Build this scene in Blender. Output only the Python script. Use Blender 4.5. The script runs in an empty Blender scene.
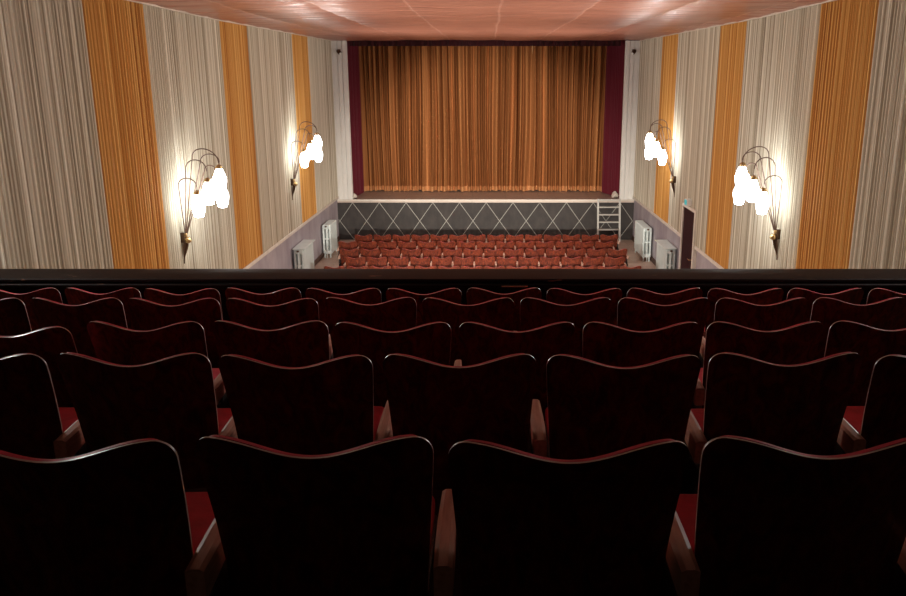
import bpy, bmesh, math, random
from mathutils import Vector, Matrix
random.seed(7)
S = bpy.context.scene
COL = S.collection
PI = math.pi

# ------------------------------------------------------------------ materials
def mat(name, color, rough=0.6, spec=0.4, metallic=0.0, coat=0.0, sheen=0.0):
    m = bpy.data.materials.new(name); m.use_nodes = True
    b = m.node_tree.nodes['Principled BSDF']
    b.inputs['Base Color'].default_value = (*color, 1)
    b.inputs['Roughness'].default_value = rough
    b.inputs['Specular IOR Level'].default_value = spec
    b.inputs['Metallic'].default_value = metallic
    b.inputs['Coat Weight'].default_value = coat
    b.inputs['Sheen Weight'].default_value = sheen
    return m

class NT:
    def __init__(s, m):
        s.t = m.node_tree; s.n = s.t.nodes; s.b = s.n['Principled BSDF']
    def node(s, typ, **kw):
        n = s.n.new(typ)
        for k, v in kw.items(): setattr(n, k, v)
        return n
    def link(s, a, b): s.t.links.new(a, b)
    def coords(s, scale, loc=(0, 0, 0)):
        tc = s.node('ShaderNodeTexCoord'); mp = s.node('ShaderNodeMapping')
        mp.inputs['Scale'].default_value = scale; mp.inputs['Location'].default_value = loc
        s.link(tc.outputs['Object'], mp.inputs['Vector'])
        return mp.outputs['Vector']
    def noise(s, vec, scale=1.0, detail=2.0, rough=0.5, dist=0.0):
        n = s.node('ShaderNodeTexNoise')
        n.inputs['Scale'].default_value = scale; n.inputs['Detail'].default_value = detail
        n.inputs['Roughness'].default_value = rough; n.inputs['Distortion'].default_value = dist
        s.link(vec, n.inputs['Vector'])
        return n.outputs['Fac']
    def ramp(s, fac, stops):
        r = s.node('ShaderNodeValToRGB')
        e = r.color_ramp.elements
        e[0].position, e[0].color = stops[0][0], (*stops[0][1], 1)
        e[1].position, e[1].color = stops[1][0], (*stops[1][1], 1)
        for p, c in stops[2:]:
            x = e.new(p); x.color = (*c, 1)
        s.link(fac, r.inputs['Fac'])
        return r.outputs['Color']
    def math(s, op, a, b=None):
        n = s.node('ShaderNodeMath', operation=op)
        for i, v in enumerate((a, b)):
            if v is None: continue
            if isinstance(v, (int, float)): n.inputs[i].default_value = v
            else: s.link(v, n.inputs[i])
        return n.outputs[0]
    def mix(s, fac, a, b):
        n = s.node('ShaderNodeMix', data_type='RGBA')
        for i, v in ((0, fac), (6, a), (7, b)):
            if isinstance(v, (int, float)): n.inputs[i].default_value = v
            elif isinstance(v, tuple): n.inputs[i].default_value = (*v, 1)
            else: s.link(v, n.inputs[i])
        return n.outputs[2]
    def base(s, c): s.link(c, s.b.inputs['Base Color'])
    def bump(s, h, strength=0.3, dist=0.01):
        n = s.node('ShaderNodeBump')
        n.inputs['Strength'].default_value = strength; n.inputs['Distance'].default_value = dist
        s.link(h, n.inputs['Height']); s.link(n.outputs['Normal'], s.b.inputs['Normal'])

def drape_mat(name, dark, mid, light):
    m = mat(name, mid, 0.75, 0.25)
    k = NT(m)
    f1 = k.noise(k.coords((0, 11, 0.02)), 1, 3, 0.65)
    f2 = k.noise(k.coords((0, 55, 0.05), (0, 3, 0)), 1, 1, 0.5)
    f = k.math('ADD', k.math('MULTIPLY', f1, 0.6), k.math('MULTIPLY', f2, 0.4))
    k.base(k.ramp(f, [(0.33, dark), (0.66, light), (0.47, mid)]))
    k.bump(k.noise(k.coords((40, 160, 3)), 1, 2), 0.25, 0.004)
    return m
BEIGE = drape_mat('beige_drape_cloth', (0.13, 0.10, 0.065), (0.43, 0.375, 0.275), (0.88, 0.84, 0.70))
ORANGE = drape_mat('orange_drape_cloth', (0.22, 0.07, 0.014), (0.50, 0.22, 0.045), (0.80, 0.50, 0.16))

def curtain_mat():
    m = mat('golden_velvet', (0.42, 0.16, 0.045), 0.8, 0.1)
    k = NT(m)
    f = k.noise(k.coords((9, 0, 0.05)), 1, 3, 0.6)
    k.base(k.ramp(f, [(0.3, (0.12, 0.033, 0.008)), (0.66, (0.54, 0.225, 0.078))]))  # dark end of the colour noise stands in for shade between folds
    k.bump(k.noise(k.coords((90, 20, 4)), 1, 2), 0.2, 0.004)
    return m
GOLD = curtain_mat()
HEM = mat('golden_hem_cloth', (0.58, 0.27, 0.11), 0.75, 0.2)
def velvet_mat(name, c):
    m = mat(name, c, 0.8, 0.15, sheen=0.25)
    k = NT(m); k.bump(k.noise(k.coords((60, 60, 60)), 1, 2), 0.15, 0.002)
    return m
REDVELVET = velvet_mat('dark_red_velvet', (0.11, 0.007, 0.016))
DEEPRED = velvet_mat('deep_red_velvet', (0.035, 0.004, 0.006))

def upholstery():
    m = mat('red_upholstery', (0.50, 0.010, 0.035), 0.55, 0.3, sheen=0.1)
    k = NT(m)
    k.base(k.ramp(k.noise(k.coords((14, 14, 14)), 1, 3), [(0.3, (0.50, 0.006, 0.035)), (0.7, (0.72, 0.014, 0.065))]))
    k.bump(k.noise(k.coords((25, 25, 25)), 1, 3), 0.25, 0.006)
    return m
REDPAD = upholstery()

def veneer():
    m = mat('red_brown_veneer', (0.15, 0.035, 0.016), 0.36, 0.45)
    k = NT(m)
    rnd = k.node('ShaderNodeObjectInfo').outputs['Random']
    v = k.node('ShaderNodeVectorMath', operation='ADD')
    comb = k.node('ShaderNodeCombineXYZ')
    k.link(k.math('MULTIPLY', rnd, 37.0), comb.inputs[0]); k.link(k.math('MULTIPLY', rnd, 91.0), comb.inputs[2])
    k.link(k.coords((14, 14, 7)), v.inputs[0]); k.link(comb.outputs[0], v.inputs[1])
    f = k.noise(v.outputs[0], 1.6, 5, 0.62, 1.4)
    k.base(k.ramp(f, [(0.36, (0.040, 0.008, 0.005)), (0.68, (0.22, 0.044, 0.017)), (0.5, (0.115, 0.021, 0.010))]))
    k.bump(f, 0.08, 0.002)
    return m
VENEER = veneer()
EDGE = mat('plywood_edge', (0.42, 0.31, 0.27), 0.3, 0.7)
def armwood():
    m = mat('armrest_beech', (0.36, 0.20, 0.14), 0.4, 0.5)
    k = NT(m)
    k.base(k.ramp(k.noise(k.coords((60, 6, 60)), 1, 3), [(0.3, (0.42, 0.25, 0.18)), (0.7, (0.62, 0.41, 0.31))]))
    return m
ARM = armwood()
STEEL = mat('black_painted_steel', (0.022, 0.018, 0.018), 0.5, 0.4)

def rail_mat():
    m = mat('dark_varnished_wood', (0.012, 0.007, 0.006), 0.55, 0.10)
    k = NT(m)
    f = k.noise(k.coords((1.5, 30, 30)), 1, 4)
    c = k.ramp(f, [(0.3, (0.004, 0.002, 0.002)), (0.7, (0.009, 0.005, 0.0045))])
    w = k.noise(k.coords((2.2, 14, 14), (4.1, 2, 1)), 1, 3, 0.6)
    k.base(k.mix(k.math('MULTIPLY', k.math('GREATER_THAN', w, 0.70), 0.8), c, (0.22, 0.12, 0.075)))
    k.bump(f, 0.1, 0.002)
    return m
RAIL = rail_mat()
RAILWORN = mat('worn_bare_wood', (0.30, 0.17, 0.10), 0.55, 0.3)

def plaster(name, a, b, sc=1.5):
    m = mat(name, a, 0.7, 0.25)
    k = NT(m)
    k.base(k.ramp(k.noise(k.coords((sc, sc, sc * 0.5)), 1, 5, 0.65), [(0.35, a), (0.65, b)]))
    k.bump(k.noise(k.coords((12, 12, 12)), 1, 3), 0.1, 0.004)
    return m
LILAC = plaster('lilac_grey_plaster', (0.33, 0.285, 0.315), (0.46, 0.42, 0.44))
CREAM = plaster('cream_paint', (0.66, 0.59, 0.50), (0.76, 0.70, 0.61), 3)
WHITE = plaster('white_paint', (0.74, 0.72, 0.67), (0.84, 0.82, 0.77), 2)
DARKWALL = plaster('dark_brown_paint', (0.030, 0.018, 0.014), (0.045, 0.026, 0.020))
BASEB = mat('brown_skirting', (0.09, 0.045, 0.03), 0.5)
CARPET = plaster('dark_carpet', (0.035, 0.012, 0.012), (0.055, 0.018, 0.018), 30)
CHARCOAL = plaster('charcoal_paint', (0.040, 0.036, 0.034), (0.060, 0.052, 0.048), 4)
LATTICE = mat('pale_lattice_paint', (0.42, 0.41, 0.36), 0.5)
DOORM = mat('maroon_door_paint', (0.028, 0.006, 0.008), 0.6, 0.15)
MINT = plaster('pale_mint_enamel', (0.60, 0.67, 0.64), (0.70, 0.76, 0.73), 5)
MINT.node_tree.nodes['Principled BSDF'].inputs['Roughness'].default_value = 0.35
BRONZE = mat('dark_bronze', (0.10, 0.055, 0.032), 0.4, 0.5, 0.6)
BRASS = mat('aged_brass', (0.50, 0.34, 0.16), 0.3, 0.5, 0.9)
ROD = mat('brown_rod_metal', (0.12, 0.07, 0.05), 0.4, 0.5, 0.5)
LADDER = mat('pale_grey_ladder_metal', (0.55, 0.53, 0.48), 0.45, 0.5)
BLACK = mat('matt_black', (0.012, 0.010, 0.010), 0.8, 0.2)

def emit(name, color, strength):
    m = bpy.data.materials.new(name); m.use_nodes = True
    b = m.node_tree.nodes['Principled BSDF']
    b.inputs['Base Color'].default_value = (0.8, 0.8, 0.8, 1)
    b.inputs['Roughness'].default_value = 0.3
    b.inputs['Emission Color'].default_value = (*color, 1)
    b.inputs['Emission Strength'].default_value = strength
    return m
OPAL = emit('lit_opal_glass', (0.95, 0.99, 1.0), 20)
DOWNLIGHT = emit('lit_diffuser', (1.0, 0.84, 0.66), 16)  # glow of the lamps added on and under the balcony
TEAL = emit('lit_teal_sign', (0.0, 0.34, 0.36), 0.9)
TEAL.node_tree.nodes['Principled BSDF'].inputs['Base Color'].default_value = (0.0, 0.10, 0.11, 1)
BULB = emit('lit_small_bulb', (1.0, 0.9, 0.75), 1.2)

def ceiling_mat():
    m = mat('terracotta_satin', (0.42, 0.17, 0.12), 0.32, 0.5)
    k = NT(m)
    f = k.noise(k.coords((0.9, 3.5, 1)), 1, 5, 0.6, 0.6)
    c = k.ramp(f, [(0.3, (0.36, 0.14, 0.094)), (0.7, (0.50, 0.22, 0.152))])
    tc = k.node('ShaderNodeTexCoord'); sp = k.node('ShaderNodeSeparateXYZ')
    k.link(tc.outputs['Object'], sp.inputs[0])
    wob = k.math('MULTIPLY', k.noise(k.coords((0.0, 0.35, 0)), 1, 1), 0.10)
    xs = k.math('ADD', sp.outputs[0], wob)
    lx = k.math('ABSOLUTE', k.math('SUBTRACT', k.math('FRACT', k.math('DIVIDE', k.math('ADD', xs, 12.7), 1.36)), 0.5))
    seam = k.math('LESS_THAN', lx, 0.016)
    c = k.mix(k.math('MULTIPLY', seam, 0.35), c, (0.78, 0.46, 0.35))
    k.base(c)
    w = k.noise(k.coords((0.32, 2.4, 1)), 1, 3, 0.5, 0.4)
    h = k.math('ADD', w, k.math('MULTIPLY', k.math('SMOOTH_MIN', lx, 0.03), 3.0))
    k.bump(h, 1.0, 0.15)
    return m
CEIL = ceiling_mat()

def planks(name, a, b, sy=9.0):
    m = mat(name, a, 0.45, 0.4)
    k = NT(m)
    br = k.node('ShaderNodeTexBrick')
    br.inputs['Scale'].default_value = 1.0
    br.inputs['Brick Width'].default_value = 1.1; br.inputs['Row Height'].default_value = 0.14
    br.inputs['Mortar Size'].default_value = 0.006
    br.inputs['Color1'].default_value = (*a, 1); br.inputs['Color2'].default_value = (*b, 1)
    br.inputs['Mortar'].default_value = (a[0] * .4, a[1] * .4, a[2] * .4, 1)
    k.link(k.coords((1, 1, 1)), br.inputs['Vector'])
    f = k.noise(k.coords((2, 22, 2)), 1, 4)
    k.base(k.mix(k.math('MULTIPLY', f, 0.5), br.outputs['Color'], (a[0] * .6, a[1] * .55, a[2] * .5)))
    return m
FLOORM = planks('worn_parquet', (0.72, 0.58, 0.47), (0.62, 0.48, 0.38))
STAGEM = planks('brown_stage_boards', (0.74, 0.61, 0.52), (0.64, 0.51, 0.43))

# ------------------------------------------------------------------ mesh helpers
class MB:
    def __init__(s): s.bm = bmesh.new()
    def box(s, x0, x1, y0, y1, z0, z1, bev=0.0, seg=2):
        r = bmesh.ops.create_cube(s.bm, size=1)
        vs = r['verts']
        for v in vs:
            v.co = Vector(((x0 + x1) / 2 + v.co.x * (x1 - x0), (y0 + y1) / 2 + v.co.y * (y1 - y0), (z0 + z1) / 2 + v.co.z * (z1 - z0)))
        if bev:
            es = list({e for v in vs for e in v.link_edges})
            bmesh.ops.bevel(s.bm, geom=es, offset=bev, segments=seg, profile=0.6, affect='EDGES')
        return s
    def bar(s, p, q, w, d, bev=0.0):
        """rectangular bar from p to q"""
        p, q = Vector(p), Vector(q); ax = (q - p); L = ax.length; ax.normalize()
        up = Vector((0, 1, 0)) if abs(ax.y) < 0.9 else Vector((0, 0, 1))
        a = ax.cross(up).normalized(); b = a.cross(ax).normalized()
        r = bmesh.ops.create_cube(s.bm, size=1)
        for v in r['verts']:
            c = v.co.copy()
            v.co = p + ax * (c.z + .5) * L + a * c.x * w + b * c.y * d
        if bev:
            es = list({e for v in r['verts'] for e in v.link_edges})
            bmesh.ops.bevel(s.bm, geom=es, offset=bev, segments=2, profile=0.6, affect='EDGES')
        return s
    def tube(s, pts, r, n=8):
        pts = [Vector(p) for p in pts]
        rings = []
        rr = r if isinstance(r, (list, tuple)) else [r] * len(pts)
        ref = None
        for i, p in enumerate(pts):
            t = (pts[min(i + 1, len(pts) - 1)] - pts[max(i - 1, 0)]).normalized()
            if ref is None:
                ref = t.orthogonal().normalized()
            a = (ref - t * ref.dot(t)).normalized(); ref = a
            b = t.cross(a)
            rings.append([s.bm.verts.new(p + (a * math.cos(2 * PI * k / n) + b * math.sin(2 * PI * k / n)) * rr[i]) for k in range(n)])
        for i in range(len(rings) - 1):
            for k in range(n):
                s.bm.faces.new((rings[i][k], rings[i][(k + 1) % n], rings[i + 1][(k + 1) % n], rings[i + 1][k]))
        s.bm.faces.new(rings[0][::-1]); s.bm.faces.new(rings[-1])
        return s
    def lathe(s, prof, c=(0, 0, 0), n=12, axis=None):
        """prof: list (radius, height) about z through c"""
        c = Vector(c); M = Matrix.Identity(3)
        if axis is not None: M = Vector((0, 0, 1)).rotation_difference(Vector(axis)).to_matrix()
        rings = []
        for r, h in prof:
            rings.append([s.bm.verts.new(c + M @ Vector((r * math.cos(2 * PI * k / n), r * math.sin(2 * PI * k / n), h))) for k in range(n)])
        for i in range(len(rings) - 1):
            for k in range(n):
                s.bm.faces.new((rings[i][k], rings[i][(k + 1) % n], rings[i + 1][(k + 1) % n], rings[i + 1][k]))
        s.bm.faces.new(rings[0][::-1]); s.bm.faces.new(rings[-1])
        return s
    def grid(s, P):
        """P[i][j] -> open sheet"""
        V = [[s.bm.verts.new(p) for p in row] for row in P]
        for i in range(len(V) - 1):
            for j in range(len(V[0]) - 1):
                s.bm.faces.new((V[i][j], V[i + 1][j], V[i + 1][j + 1], V[i][j + 1]))
        return V
    def slab(s, F, B, rim_index=0):
        """closed plate from a front and a back grid of the same size"""
        VF, VB = s.grid(F), s.grid(B)
        n, m = len(VF), len(VF[0])
        rim = [(i, 0) for i in range(n)] + [(n - 1, j) for j in range(1, m)] + [(i, m - 1) for i in range(n - 2, -1, -1)] + [(0, j) for j in range(m - 2, 0, -1)]
        for q in range(len(rim)):
            a, b = rim[q], rim[(q + 1) % len(rim)]
            f = s.bm.faces.new((VF[a[0]][a[1]], VF[b[0]][b[1]], VB[b[0]][b[1]], VB[a[0]][a[1]]))
            f.material_index = rim_index
        return s
    def build(s, name, m, parent=None, loc=None, smooth=False, origin=None):
        bmesh.ops.recalc_face_normals(s.bm, faces=s.bm.faces[:])
        if origin is not None:
            bmesh.ops.translate(s.bm, verts=s.bm.verts[:], vec=-Vector(origin))
        me = bpy.data.meshes.new(name)
        s.bm.to_mesh(me); s.bm.free()
        for x in (m if isinstance(m, (list, tuple)) else [m]): me.materials.append(x)
        if smooth:
            for p in me.polygons: p.use_smooth = True
            try: me.set_sharp_from_angle(angle=math.radians(38))
            except Exception: pass
        o = bpy.data.objects.new(name, me); COL.objects.link(o)
        if parent: o.parent = parent
        if origin is not None: o.location = origin
        if loc is not None: o.location = loc
        return o

def tag(o, label, cat, group=None):
    o['label'] = label; o['category'] = cat
    if group: o['group'] = group
    return o
def empty(name, loc, label=None, cat=None, group=None):
    o = bpy.data.objects.new(name, None); COL.objects.link(o); o.location = loc
    o.empty_display_size = 0.2
    if label: tag(o, label, cat, group)
    return o
def struct(o):
    o['kind'] = 'structure'; return o
def copy_thing(src, loc, label, group=None, rotz=0.0, rotx=0.0):
    r = src.copy(); COL.objects.link(r); r.location = loc; r.rotation_euler = (rotx, 0, rotz)
    r['label'] = label
    if group: r['group'] = group
    for ch in src.children:
        c = ch.copy(); COL.objects.link(c); c.parent = r
        for g in ch.children:
            d = g.copy(); COL.objects.link(d); d.parent = c
    return r

# ------------------------------------------------------------------ camera (eye 5 m above the stalls floor, at the back of the balcony)
F = 818.0; PITCH = math.radians(14.8); EYE = 5.0
cam = bpy.data.cameras.new('camera'); co = bpy.data.objects.new('camera', cam); COL.objects.link(co)
co.location = (0, 0, EYE); co.rotation_euler = (PI / 2 - PITCH, 0, 0)
cam.sensor_width = 36; cam.lens = F / 906 * 36; cam.shift_x = -(489 - 453) / 906
cam.clip_start = 0.05; cam.clip_end = 100
S.camera = co

XL, XR = -4.88, 4.67           # faces of the wall drapes
YB, YS = -2.2, 26.4            # back wall, proscenium
def zc(y):                     # ceiling height
    t = min(1, max(0, (y - 15) / 11.4)); return EYE + 1.09 + 0.16 * t
STAGE = 1.32; DADO = 1.40

# ------------------------------------------------------------------ room shell
struct(MB().box(XL - .3, XR + .3, YB, YS + .05, -0.2, 0).build('floor', FLOORM))
struct(MB().box(XL - .35, XL - .03, YB, YS, 0, 6.6).build('wall_left', LILAC))
struct(MB().box(XR + .03, XR + .35, YB, YS, 0, 6.6).build('wall_right', LILAC))
struct(MB().box(XL - .35, XR + .35, YB - .2, YB, -0.2, 6.6).build('wall_back', DARKWALL))
m = MB()
xs = [XL - .03 + (XR - XL + .06) * i / 70 for i in range(71)]
ys = [YB + (YS + .1 - YB) * j / 140 for j in range(141)]
def cz(x, y):
    s = abs(((x + 12.7) / 1.36) % 1 - .5) * 2       # 0 on a seam, 1 midway
    return zc(y) - 0.018 * math.sin(min(1, s) * PI / 2) + 0.006 * math.sin(y * 5.1 + 1.3 * math.sin(x * 1.1)) + 0.004 * math.sin(y * 11 + x)
T = [[(x, y, cz(x, y)) for y in ys] for x in xs]
U = [[(x, y, zc(y) + .25) for y in ys] for x in xs]
m.slab(U, T)
struct(m.build('ceiling', CEIL, smooth=True))
# cornice strips between drapes and ceiling
for side, x, d in (('left', XL, 1), ('right', XR, -1)):
    m = MB()
    n = 24
    P0, P1 = [], []
    for j in range(n + 1):
        y = YB + .05 + (YS - .1 - YB) * j / n
        z = zc(y) - .035
        P0.append([(x - d * .03, y, z + .034), (x - d * .03, y, z + .004)])
        P1.append([(x + d * .035, y, z + .034), (x + d * .035, y, z + .004)])
    m.slab(P0, P1)
    struct(m.build('cornice_' + side, CREAM))
DY0, DY1, DH = 18.25, 19.35, 2.15
# dado rails, skirtings
m = MB(); m.box(XL - .03, XL + .03, YB, YS, DADO - .05, DADO + .03, .01)
struct(m.build('dado_rail_left', CREAM))
m = MB(); m.box(XR - .03, XR + .03, YB, DY0 - .09, DADO - .05, DADO + .03, .01)
m.box(XR - .03, XR + .03, DY1 + .09, YS, DADO - .05, DADO + .03, .01)
struct(m.build('dado_rail_right', CREAM))
struct(MB().box(XL - .03, XL, YB, YS, 0, .14, .006).build('baseboard_left', BASEB))
m = MB(); m.box(XR, XR + .03, YB, DY0 - .09, 0, .14, .006); m.box(XR, XR + .03, DY1 + .09, YS, 0, .14, .006)
struct(m.build('baseboard_right', BASEB))
# exit door in the right wall
d = empty('door_1', (XR, (DY0 + DY1) / 2, 0)); struct(d)
cy = (DY0 + DY1) / 2; hw = (DY1 - DY0) / 2
MB().box(-.03, .03, -hw, hw, 0.01, DH, .004).build('door_leaf', DOORM, d)
m = MB()
m.box(-.06, .03, -hw - .085, -hw, 0.0, DH + .07, .008); m.box(-.06, .03, hw, hw + .085, 0.0, DH + .07, .008)
m.box(-.06, .03, -hw, hw, DH, DH + .07, .008)
m.build('door_frame', CREAM, d)
m = MB(); m.tube([(-.03, -hw + .10, 1.05), (-.09, -hw + .10, 1.05), (-.09, -hw + .24, 1.05)], .012)
m.build('door_handle', BRASS, d)
s = tag(empty('exit_sign', (XR - .02, cy - .02, DH + .10)), 'small white box sign with teal light above the maroon side door', 'sign')
MB().box(-.12, .0, -.11, .11, 0, .14, .008).build('sign_box', WHITE, s)
MB().box(-.126, -.119, -.10, .10, .012, .128, .002).build('lit_panel', TEAL, s)['label'] = 'glowing teal panel'

# ------------------------------------------------------------------ pleated wall drapes
def pleat(y):
    ph = 2 * PI * (y / .088) + 2.2 * math.sin(1.7 * y) + 1.5 * math.sin(4.3 * y + 1) + 1.2 * math.sin(9.1 * y)
    return 0.5 + 0.5 * math.sin(ph)
def drape(y0, y1, side, mt, label, door=False):
    x = XL if side == 'left' else XR
    d = 1 if side == 'left' else -1
    n = int((y1 - y0) / .0125)
    Fg, Bg = [], []
    for j in range(n + 1):
        y = y0 + (y1 - y0) * j / n
        zb = DADO + .03
        if door and DY0 - .1 < y < DY1 + .1: zb = DH + .07
        zt = zc(y) - .035
        a = .036 * pleat(y + (0 if side == 'left' else 3.3)) ** 0.8
        Fg.append([(x + d * (a - .012), y, zb), (x + d * (a - .012), y, zt)])
        Bg.append([(x - d * .026, y, zb), (x - d * .026, y, zt)])
    mb = MB(); mb.slab(Fg, Bg)
    return tag(mb.build('wall_drape', mt, origin=(x, (y0 + y1) / 2, DADO)), label, 'wall drape', 'pleated wall drapes')
bands = [(-2.1, 5.1, 'b'), (5.1, 6.9, 'o'), (6.9, 10.35, 'b'), (10.35, 12.15, 'o'), (12.15, 15.55, 'b'), (15.55, 17.25, 'o'), (17.25, 21.1, 'b'), (21.1, 22.95, 'o'), (22.95, 26.35, 'b')]
place = {2: 'nearest the left edge of the photo' , 3: 'just in front of the nearer sconce', 4: 'behind the nearer sconce',
         5: 'midway between the two sconces', 6: 'between the middle orange stripe and farther sconce', 7: 'behind the farther sconce shades', 8: 'beside the white stage pillar'}
for i, (y0, y1, c) in enumerate(bands):
    if i < 2: pl = 'beside the balcony seats, %s' % ('at the very back' if i == 0 else 'beyond the photo edge')
    else: pl = place[i]
    for side in ('left', 'right'):
        p = pl.replace('left edge', side + ' edge')
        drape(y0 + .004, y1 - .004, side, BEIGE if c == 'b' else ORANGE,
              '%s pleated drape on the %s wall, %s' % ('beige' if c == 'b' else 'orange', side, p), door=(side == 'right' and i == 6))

# ------------------------------------------------------------------ wall sconces
ARMS = [  # leg top (out, along, up), end (out, along, up), apex up, shade centre up
    ((.10, -.16, .86), (.39, -.20, .85), .98, .57),
    ((.20, -.08, 1.08), (.53, -.10, 1.07), 1.25, .75),
    ((.26, .08, 1.25), (.65, .12, 1.18), 1.43, .93),
    ((.36, .14, 1.18), (.63, .22, 1.18), 1.31, .66),
    ((.38, .25, 1.06), (.50, .40, 1.04), 1.13, .78)]
def spot(name, parent, loc, aim, watts, deg, blend, col, radius):
    l = bpy.data.lights.new(name, 'SPOT'); l.energy = watts; l.spot_size = math.radians(deg); l.spot_blend = blend
    l.color = col; l.shadow_soft_size = radius
    o = bpy.data.objects.new(name, l); COL.objects.link(o); o.parent = parent; o.location = loc
    o.rotation_euler = Vector(aim).to_track_quat('-Z', 'Y').to_euler()
    return o
SCONCE_FILL_W = 620
def sconce(side, y, z, label, sc_=1.0, watts=SCONCE_FILL_W):
    d = 1 if side == 'left' else -1
    x = XL + .012 if d > 0 else XR - .012
    r = tag(empty('wall_sconce', (x, y, z)), label, 'wall lamp', 'flower shaped wall sconces')
    V = lambda o, a, u: Vector((d * o, a, u))
    r.scale = (sc_, sc_, sc_)
    spot('fill_spot', r, (d * .80, 0, .78), (d, 0, .12), watts, 165, 1.0, (1.0, .96, .90), .15)  # spot added in front of the shades to fill the hall with light
    # twisted leaf bracket
    m = MB()
    n = 12
    for tw, wdt in ((0.0, .075), (1.1, .055)):
        L, R = [], []
        for k in range(n + 1):
            t = k / n; u = .10 - .50 * t
            w = wdt * math.sin(PI * min(1, t * 1.15 + .08)) ** .8 * (1 - .55 * t) + .006
            an = tw + 1.6 * t
            o = .055 - .03 * t + .02 * math.sin(t * 5)
            L.append([V(max(.004, o + w * .5 * math.sin(an)), w * math.cos(an), u), V(max(.004, o - w * .5 * math.sin(an)), -w * math.cos(an), u)])
            R.append([V(max(.012, o + w * .5 * math.sin(an) + .012), w * math.cos(an), u), V(max(.012, o - w * .5 * math.sin(an) + .012), -w * math.cos(an), u)])
        m.slab(L, R)
    m.box(*sorted((0, d * .05)), -.03, .03, -.06, .10, .008)
    m.build('wall_bracket', BRONZE, r, smooth=True)
    m = MB()
    pr = [(.004, -.055), (.03, -.045), (.048, -.02), (.05, .005), (.042, .03), (.022, .045), (.012, .06)]
    m.lathe(pr, V(.11, -.01, -.02), 14, axis=V(1, -.3, -.2))
    m.build('knob', BRASS, r, smooth=True)['label'] = 'pale brass knob'
    m = MB(); m.lathe([(.03, -.03), (.036, .0), (.03, .03)], V(.07, 0, .06), 12); m.build('collar', BRASS, r, smooth=True)
    for lt, en, ap, sc in ARMS:
        B = V(.07 + lt[0] * .04, lt[1] * .06, .05); Lv = V(*lt); E = V(*en)
        pts = [B + (Lv - B) * t / 6 for t in range(6)]
        ca = (Lv + E) / 2; hx = (Lv - E) / 2
        for k in range(0, 15):
            a = PI * k / 14
            p = ca + hx * math.cos(a)
            base = Lv.z + (E.z - Lv.z) * (1 - math.cos(a)) / 2
            p.z = base + (ap - max(Lv.z, E.z)) * math.sin(a) ** .9
            pts.append(p)
        arm = MB().tube(pts, .0085, 7).build('arm', ROD, r, smooth=True)
        top = sc + .17
        MB().tube([E, V(en[0], en[1], top + .02)], .004, 6).build('cord', ROD, arm, smooth=True)
        m = MB(); m.lathe([(.014, .055), (.05, .03), (.056, .0), (.05, -.012)], V(en[0], en[1], top), 12)
        m.build('shade_cap', BRASS, arm, smooth=True)
        m = MB()
        m.lathe([(.042, 0), (.058, -.03), (.086, -.10), (.104, -.165), (.102, -.20), (.090, -.27), (.068, -.345), (.044, -.355)], V(en[0], en[1], top - .008), 12)
        m.build('lamp_shade', OPAL, arm, smooth=True)['label'] = 'glowing white glass shade'
    return r
sconce('left', 12.75, 2.60, 'lit sconce with arched rods on the left wall, nearer the balcony')
sconce('right', 12.92, 2.62, 'lit sconce with arched rods on the right wall, nearer the balcony')
sconce('left', 20.15, 2.60, 'lit sconce with arched rods on the left wall, nearer the stage', 1.05)
sconce('right', 20.45, 2.63, 'lit sconce with arched rods on the right wall, nearer the stage', 1.05)
sconce('left', 5.9, 3.95, 'added lit sconce on the left wall beside the balcony rail, out of view', watts=70)  # unseen sconce pair added to brighten near walls and seat tops
sconce('right', 5.9, 3.95, 'added lit sconce on the right wall beside the balcony rail, out of view', watts=70)

# ------------------------------------------------------------------ stage
st = struct(empty('stage', (0, YS, 0)))
SX0, SX1 = XL - .03, XR + .03
MB().box(SX0, SX1, .02, 5.0, STAGE - .10, STAGE).build('stage_floor', STAGEM, st)
MB().box(SX0, SX1, 0.0, .10, 0, STAGE - .10).build('stage_front', CHARCOAL, st)
MB().box(SX0, SX1, -.03, .06, STAGE - .05, STAGE + .006, .008).build('edge_strip', CREAM, st)
lat = MB()
pitch = .866; x0 = (352.6 - 489) / F * 26.5; H0, H1 = .02, STAGE - .10
k = -1
segs = []
for k in range(-2, 13):
    xt = x0 + k * pitch
    for dx in (pitch, -pitch):
        # from a top vertex down to the bottom vertex one pitch... half diamonds
        segs.append(((xt, H1), (xt + dx * .5, (H0 + H1) / 2))); segs.append(((xt + dx * .5, (H0 + H1) / 2), (xt, H0)))
for (xa, za), (xb, zb) in segs:
    # clip to the front
    def cl(xa, za, xb, zb):
        for lim, sg in ((SX0 + .02, 1), (SX1 - .02, -1)):
            if (xa - lim) * sg < 0 and (xb - lim) * sg < 0: return None
            if (xa - lim) * sg < 0: t = (lim - xa) / (xb - xa); xa, za = lim, za + (zb - za) * t
            elif (xb - lim) * sg < 0: t = (lim - xa) / (xb - xa); xb, zb = lim, za + (zb - za) * t
        return xa, za, xb, zb
    c = cl(xa, za, xb, zb)
    if c and abs(c[0] - c[2]) > .01: lat.bar((c[0], -.004, c[1]), (c[2], -.004, c[3]), .014, .012)
lat.build('lattice_strips', LATTICE, st)
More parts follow.
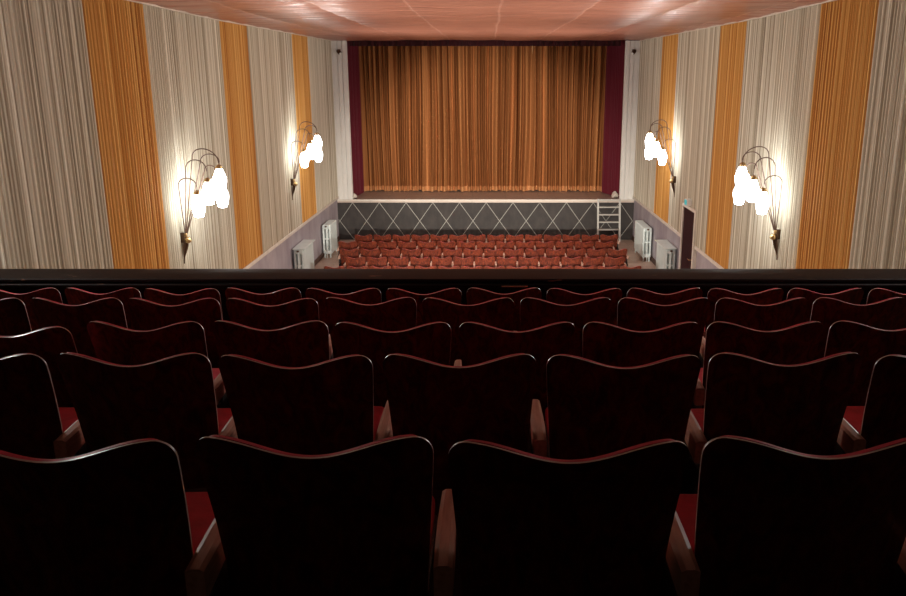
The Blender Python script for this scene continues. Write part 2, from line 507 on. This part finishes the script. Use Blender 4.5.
# stage house behind the proscenium
m = MB(); m.box(XL - .35, XR + .35, YS + 4.2, YS + 4.4, 0, 7.6)
struct(m.build('wall_stage_back', BLACK))
struct(MB().box(XL - .35, -4.62, YS + .12, YS + 4.2, STAGE + .002, 7.6).build('wall_stage_left', BLACK))
struct(MB().box(4.44, XR + .35, YS + .12, YS + 4.2, STAGE + .002, 7.6).build('wall_stage_right', BLACK))
struct(MB().box(XL - .35, XR + .35, YS, YS + 4.4, 7.6, 7.8).build('ceiling_stage', BLACK))
struct(MB().box(XL - .35, XR + .35, YS + .02, YS + .10, zc(YS) + .03, 7.6).build('wall_proscenium_header', BLACK))
# white fluted pillars
def pillar(xa, xb, nm, inner):
    m = MB()
    w = xb - xa; z0, z1 = STAGE + .006, zc(YS) - .02
    m.box(xa, xb, YS + .0, YS + .12, z0, z1, .004)
    cuts = (0.0, .14, .42, .72, 1.0) if inner > 0 else (0.0, .28, .58, .86, 1.0)
    for i in range(4):
        a, b = xa + w * cuts[i] + .012, xa + w * cuts[i + 1] - .012
        dep = (.05, .02, .035, .055)[i if inner > 0 else 3 - i]
        m.box(a, b, YS - dep, YS + .01, z0, z1, .006)
    return struct(m.build(nm, WHITE))
pillar(XL - .02, -4.40, 'trim_pillar_left', 1)
pillar(4.22, XR + .02, 'trim_pillar_right', -1)

def folds(x, seed=0.0, per=.19):
    ph = 2 * PI * x / per + 1.6 * math.sin(2.1 * x + seed) + 1.1 * math.sin(5.3 * x + 2 * seed) + .8 * math.sin(11 * x + seed)
    return math.sin(ph) + .35 * math.sin(ph * .5 + 1)
YC = YS + 1.9
cur = tag(empty('stage_curtain', (-.2, YC, STAGE)), 'wide closed golden brown velvet curtain across the stage', 'curtain')
CX0, CX1 = -4.34, 3.92
def cpt(x, z, off=0.0):
    t = (z - STAGE) / 5.6
    am = .095 + .03 * (1 - t)
    yy = am * folds(x + .06 * math.sin(3 * t + x * 2) * (1 - t), .7) + .03 * math.sin(x * 1.3)
    return (x + .2, yy - off, z - STAGE)
n = 820
zs = [STAGE + .035 + (5.55 * q / 16) for q in range(17)]
def hemz(x): return .022 * math.sin(7 * x) * math.sin(2.3 * x + 1) + .012 * math.sin(23 * x)
A, B = [], []
for i in range(n + 1):
    x = CX0 + (CX1 - CX0) * i / n
    row, rb = [], []
    for q, z in enumerate(zs):
        p = cpt(x, z)
        dz = max(0.0, hemz(x)) if q == 0 else 0
        row.append((p[0], p[1], p[2] + dz)); rb.append((p[0], p[1] + .015, p[2] + dz))
    A.append(row); B.append(rb)
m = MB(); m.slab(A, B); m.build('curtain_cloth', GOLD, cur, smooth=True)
A, B = [], []
for i in range(n + 1):
    x = CX0 + (CX1 - CX0) * i / n
    dz = max(0.0, hemz(x))
    p, q = cpt(x, STAGE + .030, .014), cpt(x, STAGE + .20, .014)
    A.append([(p[0], p[1], p[2] + dz), (q[0], q[1], q[2])]); B.append([(p[0], p[1] + .012, p[2] + dz), (q[0], q[1] + .012, q[2])])
m = MB(); m.slab(A, B); m.build('hem_band', HEM, cur, smooth=True)['label'] = 'paler hem band'
# pale sliver of lining showing at a parted fold
xx = (530 - 489) / F * 28.6
A = [[(xx + .2 + w * (1 if q else 1) * math.sin(PI * q / 8), -.095, 4.55 + .95 * q / 8) for q in range(9)] for w in (-.014, .014)]
B = [[(p[0], p[1] + .008, p[2]) for p in r] for r in A]
MB().slab(A, B).build('parted_fold', mat('pale_lining', (.70, .42, .20), .7), cur)['label'] = 'pale sliver at a parted fold'

def side_drape(xa, xb, label):
    A, B = [], []
    n = 120
    for i in range(n + 1):
        t = i / n
        y = YS + .28 + 1.36 * t
        x = xa + (xb - xa) * t
        d = 1 if xa < 0 else -1
        a = d * .03 * math.sin(2 * PI * t * 13 + 2 * math.sin(t * 9))
        A.append([(x + a, y, STAGE + .02), (x + a, y, 6.9)]); B.append([(x + a - d * .012, y, STAGE + .02), (x + a - d * .012, y, 6.9)])
    m = MB(); m.slab(A, B)
    return tag(m.build('side_drape', REDVELVET, smooth=True, origin=((xa + xb) / 2, YS + 1.5, STAGE)), label, 'curtain', 'dark red side drapes of the stage')
side_drape(-4.44, -4.30, 'dark red velvet side drape at the left of the stage opening')
side_drape(4.25, 3.88, 'dark red velvet side drape at the right of the stage opening')
A, B = [], []
for i in range(401):
    x = -4.33 + 8.42 * i / 400
    y = YS + .16 + .03 * folds(x, 2.0, .24)
    zb = 6.075
    A.append([(x, y, zb), (x, y, 7.2)]); B.append([(x, y + .012, zb), (x, y + .012, 7.2)])
m = MB(); m.slab(A, B)
tag(m.build('curtain_valance', DEEPRED, smooth=True, origin=(-.1, YS + .2, 6.06)), 'dark red valance along the top of the stage opening', 'valance')

# small spotlights on the pillars and lamps by the stage edge
for x, sx, side in ((-4.63, 1, 'left'), (4.47, -1, 'right')):
    r = tag(empty('spotlight', (x, YS - .05, 5.90)), 'tiny brown spotlight high on the white %s stage pillar' % side, 'spotlight', 'spotlights on the stage pillars')
    MB().box(-.05, .05, -.02, .0, -.05, .07, .006).build('mount_plate', BRONZE, r)
    MB().tube([(0, -.01, .02), (0, -.10, .03), (0, -.13, .0)], .014, 8).build('bracket', BRONZE, r, smooth=True)
    m = MB(); m.lathe([(.03, -.10), (.052, -.06), (.058, .05), (.05, .07)], (sx * .03, -.17, -.02), 14, axis=(sx * .6, -.55, -.55)); m.build('lamp_can', BRONZE, r, smooth=True)
    m = MB(); m.lathe([(.02, .0), (.044, .012), (.03, .03)], Vector((sx * .03, -.17, -.02)) + Vector((sx * .6, -.55, -.55)).normalized() * .065, 14, axis=(sx * .6, -.55, -.55)); m.build('bulb', WHITE, r, smooth=True)
for x, side, sx in ((4.13, 'right', 1), (-4.33, 'left', .75)):
    r = tag(empty('stage_lamp', (x, YS + .12, STAGE + .006)), 'small cream reflector lamp lying at the %s end of the stage edge' % side, 'stage lamp', 'small lamps at the ends of the stage edge')
    MB().box(-.05 * sx, .05 * sx, -.05 * sx, .05 * sx, 0, .02, .004).build('lamp_base', STEEL, r)
    m = MB(); m.lathe([(.03 * sx, -.09 * sx), (.07 * sx, -.04 * sx), (.115 * sx, .08 * sx), (.10 * sx, .085 * sx)], (-.02, 0, .12 * sx), 16, axis=(-.75, -.3, .35)); m.build('reflector', CREAM, r, smooth=True)
    MB().tube([(0, 0, .02), (0, 0, .09 * sx)], .014, 8).build('stem', STEEL, r)

# step ladder leaning on the stage
lx0, lx1 = 3.52, 4.22
ld = tag(empty('step_ladder', ((lx0 + lx1) / 2, YS - .25, 0)), 'pale grey step ladder leaning against the right end of the stage', 'ladder')
hw = (lx1 - lx0) / 2
yb, yt = -.10, .17
for sx in (-1, 1):
    MB().bar((sx * hw, yb, 0), (sx * hw, yt, STAGE + .03), .045, .07, .004).build('side_rail', LADDER, ld)
for q in range(5):
    z = STAGE + .012 - q * .236
    y = yb + (yt - yb) * z / (STAGE + .03)
    MB().box(-hw + .02, hw - .02, y - .075, y + .075, z - .018, z + .018, .004).build('tread', LADDER, ld)
# ------------------------------------------------------------------ radiators
def radiator(x, y0, y1, d, cover, label):
    """d = +1: stands at the left wall"""
    L = y1 - y0
    r = tag(empty('radiator', (x, (y0 + y1) / 2, 0)), label, 'radiator', 'pale radiators along the side walls')
    sx = lambda a, b: sorted((d * a, d * b))
    nsec = int(L / .105); pitch = L / nsec
    m = MB()
    for i in range(nsec):
        yc = -L / 2 + pitch * (i + .5); h = pitch * .40
        for a, b in ((.03, .085), (.125, .18), (.22, .275)):
            m.box(*sx(a, b), yc - h, yc + h, .16, .93, .018, 2)
        m.box(*sx(.03, .275), yc - h - .004, yc + h + .004, .86, .98, .03, 3)
        m.box(*sx(.03, .275), yc - h - .004, yc + h + .004, .12, .22, .03, 3)
        m.box(*sx(.03, .275), yc - h * .9, yc + h * .9, .54, .585, .012, 1)
    m.build('heating_sections', MINT, r, smooth=True)
    for yy in (-L / 2 + .05, L / 2 - .05):
        for a, b in ((.05, .09), (.21, .25)):
            MB().box(*sx(a, b), yy - .02, yy + .02, 0, .14, .006).build('foot', MINT, r)
    if cover:
        MB().box(*sx(.01, .33), -L / 2 - .03, L / 2 + .03, .985, 1.005, .006).build('top_board', MINT, r)
    m = MB(); m.tube([(d * .15, -L / 2, .90), (d * .15, -L / 2 - .05, .90)], .022, 10)
    m.tube([(d * .15, -L / 2 - .05, .93), (d * .15, -L / 2 - .05, .01)], .014, 10)
    m.build('supply_pipe', MINT, r, smooth=True)
    m = MB(); m.lathe([(.012, 0), (.03, .005), (.034, .03), (.026, .045)], (d * .15, -L / 2 - .05, .92), 12); m.build('valve', BRONZE, r, smooth=True)
    return r
radiator(XL, 19.9, 21.1, 1, True, 'pale mint radiator with flat top board against the left wall')
radiator(XL, 23.5, 24.5, 1, False, 'pale mint column radiator near the stage by the left wall')
radiator(XR, 23.0, 24.4, -1, False, 'pale mint column radiator near the stage by the right wall')
radiator(XR, 19.95, 21.1, -1, True, 'pale mint radiator with flat top board beside the maroon door')

# ------------------------------------------------------------------ cinema seats
PIT = .53
def us():
    h = [.84 * i / 11 for i in range(12)] + [.84 + .16 * math.sin(PI / 2 * k / 7) for k in range(1, 8)]
    return [-u for u in h[:0:-1]] + h
US = us()
def ztop(u, H, dip):
    a = abs(u)
    if a <= .84: return H - dip * (.5 + .5 * math.cos(PI * a / .84))
    t = min(1, (a - .84) / .16); return H - .048 * (1 - math.sqrt(max(0, 1 - t * t)))
TILT = math.tan(math.radians(11))
def backgrid(zb, H, hw, dip, yoff, bulge=0.0, nz=12):
    G = []
    for u in US:
        zt = ztop(u, H, dip); col = []
        Z0 = .34
        for k in range(nz + 1):
            z = zb + (zt - zb) * k / nz
            w = hw * (.875 + .125 * min(1, max(0, (z - Z0) / (.86 - Z0)) * 1.12))
            e = (1 - u ** 8) * (1 - max(0, 1 - 2 * k / nz) ** 6) * (1 if k < nz else .30)
            y = (.86 - z) * TILT + .040 * u * u + yoff + bulge * e + .02 * math.sin(PI * (z - Z0) / (.86 - Z0))
            col.append((u * w, y, z))
        G.append(col)
    return G
H = .86
HWB = .249
def parts(root, right=True, left=False, lift=0.0):
    m = MB(); m.slab(backgrid(.34, H, HWB, .040, .007), backgrid(.34, H, HWB, .040, 0), rim_index=1)
    m.build('backrest', [VENEER, EDGE], root, smooth=True)
    m = MB(); m.slab(backgrid(.45, H - .001, HWB * .95, .040, .010, .034), backgrid(.45, H - .001, HWB * .95, .040, .0072))
    m.build('back_pad', REDPAD, root, smooth=True)['label'] = 'red padded front of the back'
    MB().box(-.225, .225, .165, .53, .385, .41, .008).build('seat_pan', VENEER, root)
    m = MB(); m.box(-.22, .22, .16, .54, .412, .475, .028, 4); m.build('seat_cushion', REDPAD, root, smooth=True)['label'] = 'red seat cushion'
    for sx in ([1] if right else []) + ([-1] if left else []):
        x = sx * (PIT / 2 + .001)
        m = MB()
        # armrest: slightly tapering bar with rounded end
        A, B = [], []
        for q in range(9):
            t = q / 8; y = .035 + .33 * t
            w = .0205 + .003 * math.sin(PI * t) - .003 * t
            zz = .553 + lift + .012 * t; th = .072 - .034 * t
            A.append([(x - w, y, zz), (x - w * .5, y, zz + .006), (x + w * .5, y, zz + .006), (x + w, y, zz)])
            B.append([(x - w, y, zz - th), (x - w * .5, y, zz - th - .002), (x + w * .5, y, zz - th - .002), (x + w, y, zz - th)])
        m.slab(A, B)
        m.build('armrest', ARM, root)
        m = MB()
        m.box(x - .012, x + .012, .12, .36, .03, .51 + lift, .005)
        m.box(x - .02, x + .02, .06, .42, 0, .032, .006)
        m.build('side_frame', STEEL, root)
        MB().box(x - .012, x + .012, .02, .14, .40, .46, .004).build('back_bracket', STEEL, root)
def seat_proto(nm, loc, label, group, **kw):
    r = tag(empty(nm, loc), label, 'cinema seat', group)
    parts(r, **kw)
    return r

ordn = ['first', 'second', 'third', 'fourth', 'fifth', 'sixth', 'seventh', 'eighth', 'ninth', 'tenth', 'eleventh', 'twelfth', 'thirteenth', 'fourteenth']
def pos(i, n, what):
    if i == 0: return 'leftmost %s' % what
    if i == n - 1: return 'rightmost %s' % what
    return '%s from the left %s' % (ordn[i], what)
# balcony rows: (y of back top, z of back top, x of one gap)
ROWS = [(1.508, -.704, -.100, 'row nearest the camera'), (2.456, -.843, .170, 'second row from the camera'),
        (3.296, -.982, -.145, 'third row from the camera'), (4.222, -1.122, .152, 'fourth row from the camera'), (5.16, -1.306, -.166, 'row along the rail')]
proto = proto_end = None
tiers = []
for ri, (y, z, g, rname) in enumerate(ROWS):
    zf = EYE + z - H; tiers.append((y, zf))
    d = y * math.cos(PITCH) - z * math.sin(PITCH)
    xa, xb = (-489 / F) * d, (906 - 489) / F * d
    c = g + PIT / 2
    ks = [k for k in range(-12, 12) if c + k * PIT + PIT / 2 - .01 > xa and c + k * PIT - PIT / 2 + .01 < xb]
    for i, k in enumerate(ks):
        lab = 'dark balcony seat, %s in the %s' % (pos(i, len(ks), 'in view'), rname)
        loc = (c + k * PIT, y, zf)
        first = (i == 0)
        src = proto_end if first else proto
        if src is None:
            src = seat_proto('cinema_seat', loc, lab, 'balcony seats', left=first)
            if first: proto_end = src
            else: proto = src
            o = src
        else:
            o = copy_thing(src, loc, lab, 'balcony seats')
        j = random.Random(ri * 50 + i)
        slump = 6.0 if ri == 2 and abs(loc[0] + 1.94) < PIT / 2 else 0.0
        o.rotation_euler = (math.radians(j.uniform(-1.0, 1.0) + slump), 0, math.radians(j.uniform(-.4, .4)))
# balcony floor in steps
m = MB()
edges = [YB] + [t[0] - .12 for t in tiers] + [6.0]
hs = [tiers[0][1] + .15] + [t[1] for t in tiers]
for i in range(len(hs)):
    m.box(XL + .03, XR - .03, edges[i], edges[i + 1] + (.0 if i == len(hs) - 1 else .0), 2.55, hs[i])
struct(m.build('balcony_floor', CARPET))
# balcony rail and parapet
rl = tag(empty('balcony_rail', ((XL + XR) / 2, 6.2, 2.55)), 'long dark varnished wooden rail along the front of the balcony', 'railing')
hwid = (XR - XL) / 2 - .03
zt = EYE - 1.447 - 2.55
MB().box(-hwid, hwid, -.16, .20, zt - .032, zt, .010, 3).build('rail_cap', RAIL, rl, smooth=True)
MB().box(-hwid, hwid, -.185, -.10, zt - .062, zt - .036, .010, 3).build('moulding', RAIL, rl, smooth=True)
MB().box(-hwid, hwid, -.15, -.09, zt - .085, zt - .066, .007, 3).build('moulding', RAIL, rl, smooth=True)
MB().box(-hwid, hwid, -.12, .16, -.02, zt - .034, .004).build('parapet_panel', RAIL, rl)
m = MB(); m.box(.20, .40, -.190, -.17, zt - .056, zt - .047, .002); m.build('worn_patch', RAILWORN, rl)['label'] = 'pale worn patch'

# stalls rows: (y, left x, count)
SR = [(22.60, -3.79, 14, 'row nearest the stage'), (21.60, -4.07, 14, 'second row from the stage'), (20.60, -3.86, 14, 'third row from the stage'),
      (19.58, -3.55, 13, 'fourth row from the stage'), (18.55, -3.86, 14, 'row just above the balcony rail')]
SP = .531
stall = stall_end = None
for ri, (y, x0, n, rname) in enumerate(SR):
    for i in range(n):
        loc = (x0 + SP * (i + .5), y, 0)
        lab = 'red-brown stalls seat, %s in the %s' % (pos(i, n, ''), rname)
        lab = ' '.join(lab.split())
        src = stall_end if i == 0 else stall
        if src is None:
            o = seat_proto('cinema_seat', loc, lab, 'stalls seats', left=(i == 0), lift=.11)
            if i == 0: stall_end = o
            else: stall = o
        else:
            o = copy_thing(src, loc, lab, 'stalls seats')
        j = random.Random(900 + ri * 50 + i)
        o.rotation_euler = (math.radians(j.uniform(-1.2, 1.2)), 0, math.radians(j.uniform(-.8, .8)))

# unseen lamps added under the balcony to light the stalls
for x in (-3.0, 0, 3.0):
    r = tag(empty('ceiling_fill_light', (x, 5.2, 2.55)), 'added round ceiling lamp under the balcony, %s of three' % ('left' if x < 0 else 'middle' if x == 0 else 'right'), 'ceiling lamp', 'added lamps under the balcony')
    m = MB(); m.lathe([(.24, -.001), (.25, -.02), (.24, -.06), (.22, -.07)], (0, 0, 0), 24); m.build('lamp_rim', BRASS, r, smooth=True)
    m = MB(); m.lathe([(.215, -.068), (.20, -.10), (.14, -.13), (.05, -.145)], (0, 0, 0), 24); m.build('diffuser', DOWNLIGHT, r, smooth=True)

# unseen floodlights added on the outer balcony parapet to brighten curtain and stalls
for x, ty, tz, deg, W, what in ((-2.6, 28.3, 2.5, 24, 3500, 'leftmost, aimed at the stage curtain'), (2.4, 28.3, 2.5, 24, 3500, 'rightmost, aimed at the stage curtain'),
                          (-1.2, 20.5, .6, 40, 4300, 'second from the left, aimed at the stalls'), (1.0, 20.5, .6, 40, 4300, 'third from the left, aimed at the stalls')):
    r = tag(empty('fill_floodlight', (x, 6.36, 3.0)), 'added black fill lamp on outer balcony front, %s' % what, 'fill_floodlight', 'added fill lamps on the balcony front')
    aim = Vector((-.1 - x, ty - 6.36, tz - 3.0)).normalized()
    MB().box(-.05, .05, 0, .02, -.06, .06, .004).build('mount_plate', STEEL, r)
    MB().tube([(0, .01, 0), (0, .12, 0), (0, .16, -.02)], .016, 8).build('bracket', STEEL, r, smooth=True)
    c = Vector((0, .22, -.06))
    m = MB(); m.lathe([(.05, -.14), (.085, -.10), (.09, .10), (.085, .11)], c, 16, axis=aim); m.build('lamp_can', STEEL, r, smooth=True)
    m = MB(); m.lathe([(.07, .111), (.078, .114), (.05, .125)], c, 16, axis=aim); m.build('lens', DOWNLIGHT, r, smooth=True)
    spot('fill_beam', r, c + aim * .15, aim, W, deg, .6, (1.0, .94, .84), .06)

# ------------------------------------------------------------------ world and view
w = bpy.data.worlds.new('world'); S.world = w; w.use_nodes = True
w.node_tree.nodes['Background'].inputs[0].default_value = (0.0, 0.0, 0.0, 1)
w.node_tree.nodes['Background'].inputs[1].default_value = 0.0
S.view_settings.view_transform = 'Standard'; S.view_settings.look = 'None'
S.view_settings.gamma = 1.0; S.view_settings.use_curve_mapping = False
S.view_settings.exposure = 0.0
